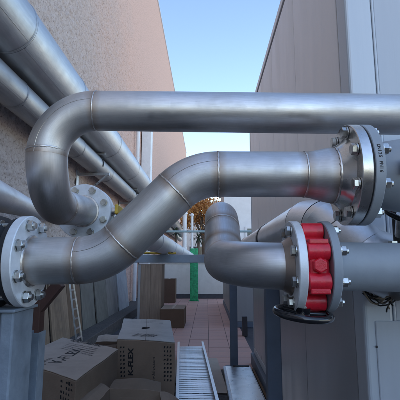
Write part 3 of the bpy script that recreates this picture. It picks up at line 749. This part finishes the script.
# covered tray beside the unit
t = thing('trunking', 'covered galvanised trunking with bright lid at the foot of the unit', 'trunking', (.33, 4.5, 0))
ya, yb = 4.50, 2.0
x0a, x1a = atY(223.5, 368, ya).x, atY(250, 366, ya).x
x0b, x1b = x0a+.02, x1a+.03
hT = .06
for (xa_, xb_, nm) in ((x0a, x0b, 'side_rail'), (x1a, x1b, 'side_rail')):
    bar(nm, (xa_, ya, hT/2-.002), (xb_, yb, hT/2-.002), .006, hT, 'galvanised', t)
bar('lid', ((x0a+x1a)/2+.006, ya-.02, hT+.004), ((x0b+x1b)/2+.006, yb, hT+.004), (x1a-x0a)-.025, .006, 'lid_metal', t, bev=.002)
bar('lid_flange', (x0a+.012, ya-.005, hT+.002), (x0b+.012, yb, hT+.002), .022, .005, 'galvanised', t)
bar('end_cap', (x0a, ya+.003, hT/2), (x1a, ya+.003, hT/2), .005, hT, 'tray_metal', t)
bar('clip', (x0a+.10, ya-.02, hT+.011), (x0a+.27, ya-.02, hT+.011), .03, .006, 'rubber', t)
bar('floor_edge', (x1a+.03, ya, .02), (x1b+.03, yb, .02), .02, .04, 'wood_b', t)
# flattened cardboard under the tray
q = [atZ(173, 360, .01), atZ(217, 358, .01), atZ(228, 393, .01), atZ(167, 392, .01)]
cs = hexa('cardboard_sheet', [V((p.x, p.y, .006)) for p in q], [V((p.x, p.y, .011)) for p in q], 'card_sheet'); tag(cs, 'flattened sheet of pale cardboard beneath the slotted cable tray', 'cardboard')

# ================================================================== CARTONS
def barcode(parent, o, x, y, wd, ht, n=16):
    x = V(x).normalized(); y = V(y).normalized(); s_ = -wd/2
    while s_ < wd/2-.004:
        b = random.uniform(.002,.008); m = basis(V(o)+x*(s_+b/2), x, y)
        put('print_bar', mesh_from('print_bar', [(-b/2,-ht/2,0),(b/2,-ht/2,0),(b/2,ht/2,0),(-b/2,ht/2,0)], [(0,1,2,3)], 'print'), parent, m); s_ += b+random.uniform(.003,.010)
def carton(name, label, top, zb, mat='card', flapmat=None, gap=.004, seam='long', tape=True, group='cardboard boxes in the alley'):
    """closed carton: top = 4 corners counter-clockwise from above"""
    top = [V(p) for p in top]; c = sum(top, V())/4
    t = thing(name, label, 'box', (c.x, c.y, zb), group)
    th = V((0,0,.006))
    hexa('body', [V((p.x, p.y, zb)) for p in top], [p-th for p in top], mat, t, .006)
    if seam is None:
        fls = [hexa('flap', [p-th*.9+V((0,0,.0005)) for p in top], top, flapmat or mat, t, .003)]
        return t, fls
    m1, m2 = ((top[0]+top[1])/2, (top[2]+top[3])/2) if seam == 'long' else ((top[1]+top[2])/2, (top[3]+top[0])/2)
    halves = ([top[0], m1, m2, top[3]], [m1, top[1], top[2], m2]) if seam == 'long' else ([top[0], top[1], m1, m2], [m2, m1, top[2], top[3]])
    fls = []
    for k, hq in enumerate(halves):
        cc = sum(hq, V())/4; hq = [cc+(p-cc)*(1-gap) for p in hq]; up = .003 if k else .0
        fls.append(hexa('flap', [p-th*.9+V((0,0,.0005)) for p in hq], [p+V((0,0,up)) for p in hq], flapmat or mat, t, .003))
    if tape: bar('tape', m1+V((0,0,.0045)), m2+V((0,0,.0045)), .05, .0012, 'tape', t)
    return t, fls
ZB = .55
k1 = [atZ(76, 380, ZB), atZ(118.5, 349, ZB), atZ(62, 337, ZB)]
k1.append(k1[0]+k1[2]-k1[1])
t, fls = carton('cardboard_box', 'large closed cardboard box with printed lid in the lower left foreground', k1, -.003, 'card', 'card_pale', seam=None)
ex = (k1[1]-k1[0]).normalized(); ey = (k1[3]-k1[0]); 
# print on the lid: brand word, lines of small text and a label block, read from the lower left
rx = (k1[1]-k1[0]).normalized(); ry = V((0,0,1)).cross(rx)
def onlid(u, v): p = atZ(u, v, ZB+.0012); return p
tx = (onlid(78,349.5)-onlid(59,361)).normalized(); ty = V((0,0,1)).cross(tx)
text(t, 'K-FLEX', basis(onlid(68, 355.5), tx, ty), .115, bold=.001, sx=1.15)
text(t, 'INSULATION', basis(onlid(45, 362), tx, ty), .034)
text(t, 'THIS SIDE UP', basis(onlid(40, 368), tx, ty), .030)
lx_ = (onlid(101,347)-onlid(68,339.5)).normalized(); ly_ = V((0,0,1)).cross(lx_)
text(t, 'ELASTOMERIC', basis(onlid(86, 343), lx_, ly_), .062, bold=.001)
for k in range(5): text(t, 'mm 13 x 42  pcs 58  mt 116 EN 14304', basis(onlid(82-1.5*k, 345.5+1.5*k), lx_, ly_), .024)
# print on the front face: symbol blocks
fx = (k1[1]-k1[0]); fz = V((0,0,1))
fl_n = (k1[0]-k1[3]).normalized()
fd = (k1[0]-k1[3]); fdn = fd.normalized(); fnorm = fdn.cross(V((0,0,1)))
fnorm = fnorm if fnorm.y < 0 else -fnorm
for row in range(13):
    for col in range(5):
        if random.random() < .3: continue
        o = k1[0]-fdn*(.035+col*.026)+V((0,0,-.03-row*.027))+fnorm*.0012
        hx_ = random.uniform(.005,.010); hz_ = random.uniform(.005,.010)
        put('print_mark', mesh_from('print_mark', [(-hx_,-hz_,0),(hx_,-hz_,0),(hx_*random.uniform(.2,1),hz_,0),(-hx_,hz_*random.uniform(.3,1),0)], [(0,1,2,3)], 'print'), t, basis(o, fdn, (0,0,1)))

from mathutils import noise as mno
def crumple(root, amp, lam=.22, cuts=14, skip=()):
    base = V(root.location)
    def walk(o, m):
        for ch in [c_ for c_ in C.objects if c_.parent == o]:
            mm = m @ ch.matrix_basis; me = ch.data
            if ch.name.split('.')[0] in ('body', 'flap', 'side'):
                bm = bmesh.new(); bm.from_mesh(me); ed_ = [e for e in bm.edges if e.calc_length() > .1]
                bmesh.ops.subdivide_edges(bm, edges=ed_, cuts=cuts, use_grid_fill=True); bm.to_mesh(me); bm.free()
            inv = mm.inverted()
            for v in me.vertices:
                p = mm @ v.co; q = p/lam; d_ = mno.noise_vector(q)*amp + mno.noise_vector(q*3.1+V((5,1,3)))*amp*.22
                if p.z < .05: d_ *= max(0, p.z)/.05
                v.co = inv @ (p+d_)
            walk(ch, mm)
    walk(root, Matrix.Translation(base))
crumple(t, .010, .34)
# second carton, behind and to the right
ZB2 = .55
k2 = [atZ(117.5, 338.5, ZB2), atZ(175, 342, ZB2), atZ(170.5, 320.5, ZB2), atZ(124, 318.5, ZB2)]
t, fls = carton('cardboard_box', 'cardboard box with pale printed lid standing left of the slotted tray', k2, -.003, 'card', 'card_bright', seam='long', tape=False)
up2 = V((0,0,1)); e2x = (k2[1]-k2[0]).normalized(); n2 = e2x.cross(up2)
def onface(u, v):
    r_ = ray(u, v); dd = (k2[0]-CAMP).dot(n2)/r_.dot(n2); return CAMP+r_*dd+n2*.0012
text(t, 'K-FLEX', basis(onface(131, 362), V((0,0,1)), -e2x), .06, bold=.0022, sx=1.1)
text(t, 'www.kflex.com', basis(onface(153.5, 372), V((0,0,1)), -e2x), .035)
for (u0, col) in ((166, 3), (122.5, 2)):
    for row in range(9):
        for cc in range(col):
            o = onface(u0+cc*3.0-1.5, 347+row*4.2); s1, s2 = random.uniform(.006,.010), random.uniform(.006,.011)
            put('print_mark', mesh_from('print_mark', [(-s1,-s2,0),(s1*.8,-s2*.6,0),(s1,s2,0),(-s1*.4,s2,0)], [(0,1,2,3)], 'print'), t, basis(o, e2x, up2))
l2 = (k2[2]-k2[1]).normalized()
for k in range(3): text(t, 'FRAGILE  HANDLE WITH CARE', basis(k2[0].lerp(k2[1], .5).lerp(k2[2].lerp(k2[3], .5), .78+k*.07)+V((0,0,.0045)), e2x, l2), .026)
o = k2[0].lerp(k2[1], .47).lerp(k2[2].lerp(k2[3], .5), .5)+V((0,0,.0045))
torus('print_mark', o, (0,0,1), .035, .004, 'print', t); barcode(t, o+V((0,0,.0003)), e2x, l2, .05, .09)
for s_ in (-.12, .0, .10): barcode(t, k2[0].lerp(k2[1], .5+s_*1.5).lerp(k2[2].lerp(k2[3], .5), .17)+V((0,0,.0045)), e2x, l2, .06, .12)

crumple(t, .007, .3)
# third carton: open, flaps splayed, at the bottom edge
ZB3 = .40
k3 = [atZ(84, 418, ZB3), atZ(163, 412, ZB3), atZ(161, 391, ZB3), atZ(110, 387, ZB3)]
c3 = sum(k3, V())/4
t = thing('cardboard_box', 'open cardboard box with splayed flaps at the bottom edge of the photo', 'box', (c3.x, c3.y, -.003), 'cardboard boxes in the alley')
for a, b in zip(k3, k3[1:]+k3[:1]):
    inn = (c3-(a+b)/2).normalized()*.006; inn.z = 0
    hexa('side', [V((a.x,a.y,-.003)), V((b.x,b.y,-.003)), V((b.x,b.y,-.003))+inn, V((a.x,a.y,-.003))+inn], [a, b, b+inn, a+inn], 'card', t)
hexa('bottom', [V((p.x*.98+c3.x*.02, p.y*.98+c3.y*.02, -.002)) for p in k3], [V((p.x*.98+c3.x*.02, p.y*.98+c3.y*.02, .004)) for p in k3], 'card_inside', t)
def flap(t, a, b, out, rise, taper=.12, curl=.02, mat='card'):
    a, b, out = V(a), V(b), V(out); e = (b-a).normalized(); vs = []; n = 7
    nrm = e.cross(V((out.x, out.y, rise))).normalized()
    for i in range(n):
        f_ = i/(n-1); off = V((out.x*f_, out.y*f_, rise*f_-curl*f_*f_*2)); ta_ = taper*f_*(b-a).length
        for q in np.linspace(0, 1, 7): vs.append((a+e*ta_).lerp(b-e*ta_, q)+off+V((0,0,.012*math.sin(q*3.1)*f_)))
    m = len(vs); vs += [v+nrm*.005 for v in vs]; fs = []
    for i in range(n-1):
        for q in range(6):
            k = i*7+q; fs += [(k, k+1, k+8, k+7), (m+k+7, m+k+8, m+k+1, m+k)]
    rim = [i for i in range(7)]+[6+7*i for i in range(1, n)]+[7*(n-1)+i for i in range(5, -1, -1)]+[7*i for i in range(n-2, 0, -1)]
    for i in range(len(rim)): fs.append((rim[i], rim[(i+1)%len(rim)], m+rim[(i+1)%len(rim)], m+rim[i])[::-1])
    c0 = a.copy(); me = mesh_from('flap', [v-c0 for v in vs], fs, mat)
    bm = bmesh.new(); bm.from_mesh(me); bmesh.ops.recalc_face_normals(bm, faces=bm.faces); bm.to_mesh(me); bm.free()
    return put('flap', me, t, Matrix.Translation(c0))
flap(t, k3[2], k3[3], (0,.16,0), .10, .08, .05, 'card_inside')
flap(t, k3[1], k3[2], (.13,.02,0), .02, .05, .05)
flap(t, k3[3], k3[0], (-.12,.04,0), .09, .06, .04)
crumple(t, .014, .24, 8)
# small dark torn carton further back
bq = atZ(107, 343, .18)
t = thing('cardboard_box', 'small torn dark carton behind the two large cardboard boxes', 'box', (bq.x, bq.y, 0), 'cardboard boxes in the alley')
bq = V((bq.x, bq.y, 0)); w_, d_, h_ = .14, .12, .17
kk = [bq+V((-w_,-d_,h_)), bq+V((w_,-d_+.06,h_)), bq+V((w_-.03,d_+.06,h_)), bq+V((-w_-.03,d_,h_))]
for a, b in zip(kk, kk[1:]+kk[:1]):
    inn = (V((bq.x,bq.y,h_))-(a+b)/2).normalized()*.006; hexa('side', [V((a.x,a.y,.003)), V((b.x,b.y,.003)), V((b.x,b.y,.003))+inn, V((a.x,a.y,.003))+inn], [a, b, b+inn, a+inn], 'card_dark', t)
flap(t, kk[2], kk[3], (0,.08,0), .12, .05, .03, 'card_pale'); flap(t, kk[0], kk[1], (.02,-.10,0), -.03, .05, .03, 'card_dark'); flap(t, kk[1], kk[2], (.10,0,0), .05, .05, .03, 'card_pale')

crumple(t, .012, .12, 5)
# torn scraps of cardboard and a dark rag among the boxes
for k, (u, v, z_, m_, sz, lab) in enumerate(((96, 330, .02, 'card_dark', .16, 'dark scrap of cardboard on the floor below the leaning boards'), (122, 322, .02, 'card', .15, 'brown scrap of cardboard on the floor left of the tall crate'),
        (108, 322, .02, 'rubber', .17, 'black crumpled rag on the floor below the whitish board'), (178, 383, .02, 'card_pale', .10, 'torn pale cardboard strip beside the box and the slotted tray'), (88, 316, .17, 'card_dark', .14, 'dark scrap of cardboard lying on the kerb under the grey boards'))):
    p = atZ(u, v, z_); n_ = 9; vs = []; rot = random.uniform(0, 3)
    for lay in (0, .004):
        for i_ in range(n_):
            for j_ in range(n_):
                a_, b_ = (i_/(n_-1)-.5)*2*sz, (j_/(n_-1)-.5)*1.3*sz
                q = V((a_*math.cos(rot)-b_*math.sin(rot), a_*math.sin(rot)+b_*math.cos(rot), 0)); h_ = abs(mno.noise((p+q)*9+V((k,0,0))))*.10+.003
                vs.append(q+V((.02*mno.noise(q*20), .02*mno.noise(q*17+V((3,3,3))), h_+lay)))
    N = n_*n_; fs = []
    for i_ in range(n_-1):
        for j_ in range(n_-1):
            c_ = i_*n_+j_; fs += [(c_, c_+1, c_+n_+1, c_+n_), (N+c_+n_, N+c_+n_+1, N+c_+1, N+c_)]
    o = put('rag' if m_ == 'rubber' else 'cardboard_scrap', mesh_from('scrap', vs, fs, m_), None, Matrix.Translation((p.x, p.y, z_-.012 if z_ < .1 else z_)))
    tag(o, lab, 'rag' if m_ == 'rubber' else 'cardboard', 'scraps among the boxes')
# far cartons and cabinet
def fbox(u0, u1, vt, vb, depth, label, mat, topmat, name='cardboard_box', cat='box'):
    p = atZ(u0, vb, .004); q = atZ(u1, vb, .004); y = p.y; zt_ = atY(u0, vt, y).z
    x0, x1 = p.x, atY(u1, vb, y).x
    tp = [V((x0,y,zt_)), V((x1,y,zt_)), V((x1,y+depth,zt_)), V((x0,y+depth,zt_))]
    return carton(name, label, tp, .004, mat, topmat)
fbox(160, 184, 309, 328, .75, 'closed brown carton on the tiles near the green post', 'card_dark', 'card')
fbox(162, 175, 279, 303, .5, 'small dark brown carton standing farthest back below the crossbeam', 'card_dark', 'card_dark')
p = atZ(137, 324, .004)
t = thing('tall_crate', 'tall brown plywood crate below the crossbeam on the left', 'crate', (p.x, p.y, 0))
x0, x1, y0, ztp = p.x, atY(161, 322, p.y).x, p.y, H-.03
box('body', x0+.012, x1-.012, y0+.012, y0+.5, .03, ztp-.002, 'wood_e', t)
for (a, b) in ((x0+.0, x0+.045), (x0+.046, (x0+x1)/2+.01), ((x0+x1)/2+.013, x1-.001)): box('plank', a, b, y0-.004, y0+.0115, .02, ztp, ('wood_f' if a == x0 else random.choice(['wood_e', 'wood_b'])), t, .002)
for (a, b) in ((y0+.014, y0+.25), (y0+.253, y0+.5)): box('plank', x1-.0115, x1+.003, a, b, .02, ztp, 'wood_b', t, .002)
box('lid', x0-.01, x1+.01, y0-.01, y0+.51, ztp+.001, ztp+.016, 'wood_e', t, .002)
box('skid', x0+.02, x1-.02, y0+.02, y0+.48, .004, .029, 'wood_b', t)

# boards leaning on the left wall, each its own thing
spec = [(3.62, 4.22, 'wood_b', 1.30, 'brown plank leaning on the left wall nearest the dark post'), (4.26, 4.80, 'wood_a', 1.34, 'warm plywood board leaning on the wall left of the metal ladder'),
        (4.84, 5.42, 'wood_a', 1.30, 'pale plywood board standing directly behind the metal ladder'), (5.47, 6.02, 'wood_b', 1.28, 'dark brown board leaning just right of the metal ladder'),
        (6.06, 6.72, 'wood_c', 1.30, 'grey green board third from the far end of the leaning row'), (6.77, 7.50, 'wood_c', 1.30, 'weathered grey board second from the far end of the leaning row'),
        (7.56, 8.42, 'wood_d', 1.32, 'pale grey board at the end of the leaning row before the white one'), (8.5, 9.5, 'wood_f', 1.30, 'whitish board at the far end of the leaning row')]
for (ya_, yb_, m_, hh, lab) in spec:
    xb_ = -1.80+random.uniform(-.02,.02); xt_ = WX+.035
    o = hexa('board', [(xb_, ya_, .171), (xb_, yb_, .171), (xb_-.022, yb_, .171), (xb_-.022, ya_, .171)], [(xt_+.022, ya_, hh), (xt_+.022, yb_, hh), (xt_, yb_, hh), (xt_, ya_, hh)], m_, None, .002)
    tag(o, lab, 'board', 'boards leaning on the left wall')
# metal ladder piece
pb = atX(79.5, 336, -1.60); pt_ = atX(68.5, 276, -1.74)
t = thing('ladder', 'narrow metal ladder leaning against the boards at the left', 'ladder', (pb.x, pb.y, .171))
foot = V((pb.x, pb.y, .172)); head = V((pt_.x, pt_.y, pt_.z+.12))
a1, b1 = foot+V((0,-.10,0)), head+V((0,-.05,0)); a2, b2 = foot+V((0,.10,0)), head+V((0,.05,0))
bar('rail', a1, b1, .03, .02, 'tray_metal', t); bar('rail', a2, b2, .03, .02, 'tray_metal', t)
for k in range(8):
    f_ = (k+.5)/8; bar('rung', a1.lerp(b1, f_), a2.lerp(b2, f_), .022, .018, 'tray_metal', t)

# ================================================================== FAR END
WY = 13.42
t = thing('low_wall', 'low white wall closing the far end of the alley', 'wall', (-.6, WY, 0))
box('wall', WX, .95, WY, WY+.2, -.02, H-.02, 'far_white', t); box('skirting', WX+.01, .94, WY-.03, WY-.001, .003, .15, 'dark_strip', t, .004); box('coping', WX, .97, WY-.03, WY+.23, H-.019, H+.02, 'far_white', t, .006)
p = atZ(190, 301, .004); q = atZ(198, 301, .004)
t = thing('green_post', 'bright green post standing in front of the low white wall', 'post', (p.x, p.y, 0))
xg0, xg1 = p.x, q.x
box('post', xg0, xg1, p.y, p.y+.12, .012, H+.45, 'green', t, .01)
box('base_plate', xg0-.03, xg1+.03, p.y-.05, p.y+.17, .004, .0115, 'green', t)
for k in range(7): box('band', xg0-.003, xg1+.003, p.y-.004, p.y+.124, .15+k*.2, .165+k*.2, 'green', t)
# handrail
t = thing('handrail', 'pale teal horizontal rail across the alley beyond the crossbeam', 'railing', (0, 8.2, 0))
za = atY(200, 231.5, 8.2).z
tube('rail', [(WX-.01, 8.2, za), (1.5, 8.2, za)], .022, 'teal', t, 16)
for x in (1.45,): tube('post', [(x, 8.2, .003), (x, 8.2, za)], .022, 'teal', t, 16)
# far plant unit past the first one
fu = thing('plant_unit', 'lower grey plant unit farther along the right side', 'plant unit', (1.0, 9.5, 0))
box('body', .47, 1.9, 7.5, 11.7, .10, 1.36, 'unit_far', fu, .01); box('base', .45, 1.92, 7.48, 11.72, .003, .0995, 'blue_post', fu)
for k in range(4): box('panel', .455, .469, 7.55+k*1.03, 7.55+k*1.03+1.0, .15, 1.32, 'unit_far', fu, .003)
tg = box('cable_duct', .56, .64, 6.6, 6.7, .0035, .3, 'dark_strip'); tag(tg, 'short dark upright stub beside the frame post on the tiles', 'stub')
# white vertical pipes beyond
for (u, y, rr_, lab) in ((184.5, 14.4, .075, 'thicker white vertical pipe beyond the low wall under the pipe bend'), (192, 14.9, .05, 'slimmer white vertical pipe beyond the low wall under the pipe bend')):
    p = atY(u, 240, y); t = thing('vent_pipe', lab, 'pipe', (p.x, y, 0), 'white vent pipes')
    tube('pipe', [(p.x, y, -.02), (p.x, y, H+1.75)], rr_, 'white_paint', t, 20); tube('cap', [(p.x, y, H+1.75), (p.x, y, H+1.80), (p.x, y, H+1.84)], [rr_*1.5, rr_*1.5, rr_*.6], 'white_paint', t, 20)
    tube('collar', [(p.x, y, H+.5), (p.x, y, H+.56)], rr_*1.2, 'white_paint', t, 20)
# pale far building
def building(name, label, x0, x1, y0, y1, z1, mat, rows, cols):
    t = thing(name, label, 'building', ((x0+x1)/2, y0, 0))
    box('wall', x0, x1, y0, y1, -.02, z1, mat, t); box('parapet', x0-.1, x1+.1, y0-.1, y1+.1, z1+.001, z1+.3, mat, t)
    for i in range(rows):
        for j in range(cols):
            cxw = x0+(x1-x0)*(j+.5)/cols; zz_ = 1.2+i*3
            if zz_+1.5 > z1: continue
            wf = box('window', cxw-.6, cxw+.6, y0-.06, y0-.001, zz_, zz_+1.4, 'white_paint', t); box('pane', cxw-.52, cxw+.52, y0-.075, y0-.061, zz_+.08, zz_+1.32, 'glass', wf)
            box('sill', cxw-.7, cxw+.7, y0-.14, y0-.001, zz_-.08, zz_-.002, 'white_paint', t)
    return t
building('building', 'pale shaded building behind the alley between pipe and unit', .70, 3.6, 16.2, 20, 4.4, 'far_pale', 1, 1)
building('building', 'low cream building far behind the white vent pipes', -9, .2, 34, 44, 4.6, 'far_white', 1, 4)
# autumn tree and two small palms
def tree(name, label, base, h, rx, rz, n, leaf, mat, crown_z):
    t = thing(name, label, 'tree', base); base = V(base)
    tube('trunk', [base+V((0,0,-.02)), base+V((.1,0,h*.3)), base+V((-.05,.1,crown_z))], [.18, .13, .05], 'bark', t, 10)
    for k in range(7):
        a = 2*math.pi*k/7; tube('limb', [base+V((0,0,crown_z*.65)), base+V((math.cos(a)*rx*.45, math.sin(a)*rx*.45, crown_z)), base+V((math.cos(a)*rx*.75, math.sin(a)*rx*.75, crown_z+rz*.4*math.sin(k*2.1)))], [.07,.045,.015], 'bark', t, 7)
    cl = [(rng.normal(size=3)*np.array([rx*.45, rx*.45, rz*.42])) for _ in range(26)]
    vs, fs = [], []
    for i in range(n):
        c = cl[i % 26]+rng.normal(size=3)*rx*.16; a = rng.normal(size=3); a /= np.linalg.norm(a); b = np.cross(a, rng.normal(size=3)); b /= np.linalg.norm(b)
        s_ = leaf*rng.uniform(.6, 1.4); p = np.array([0,0,crown_z])+c; k = len(vs)
        vs += [p-a*s_, p+b*s_*.5, p+a*s_, p-b*s_*.5]; fs.append((k,k+1,k+2,k+3))
    put('crown', mesh_from('crown', vs, fs, mat), t, Matrix.Translation(base)); return t
tree('tree', 'autumn tree with orange leaves framed under the raised pipe', (-.25, 22.5, 0), 5, 1.5, 1.15, 6500, .07, 'leaf_orange', 3.95)
def palm(label, base, zc, n=34, L=.42):
    t = thing('palm', label, 'plant', base, 'small palms'); base = V(base)
    tube('trunk', [base, base+V((.02,0,zc*.5)), base+V((0,0,zc))], [.07,.06,.05], 'bark', t, 10)
    vs, fs = [], []
    for i in range(n):
        a = 2.4*i; el = random.uniform(-.5, 1.3); d = V((math.cos(a)*math.cos(el), math.sin(a)*math.cos(el), math.sin(el))); sd_ = d.cross(V((0,0,1))).normalized(); k = len(vs)
        for j in range(5):
            f_ = j/4; p = V((0,0,zc))+d*(L*f_)+V((0,0,-.16*f_*f_)); wd = .028*math.sin(math.pi*(.12+.86*f_)); vs += [p-sd_*wd, p+sd_*wd]
        for j in range(4): fs.append((k+2*j, k+2*j+1, k+2*j+3, k+2*j+2))
    put('fronds', mesh_from('fronds', vs, fs, 'leaf_dark'), t, Matrix.Translation(base)); return t
pp = atY(176, 233, 15.2); palm('small dark palm seen left of the white vent pipes', (pp.x, 15.2, -.02), pp.z+.02)
pp = atY(198.5, 238, 15.6); palm('small dark palm seen right of the white vent pipes', (pp.x, 15.6, -.02), pp.z+.02)
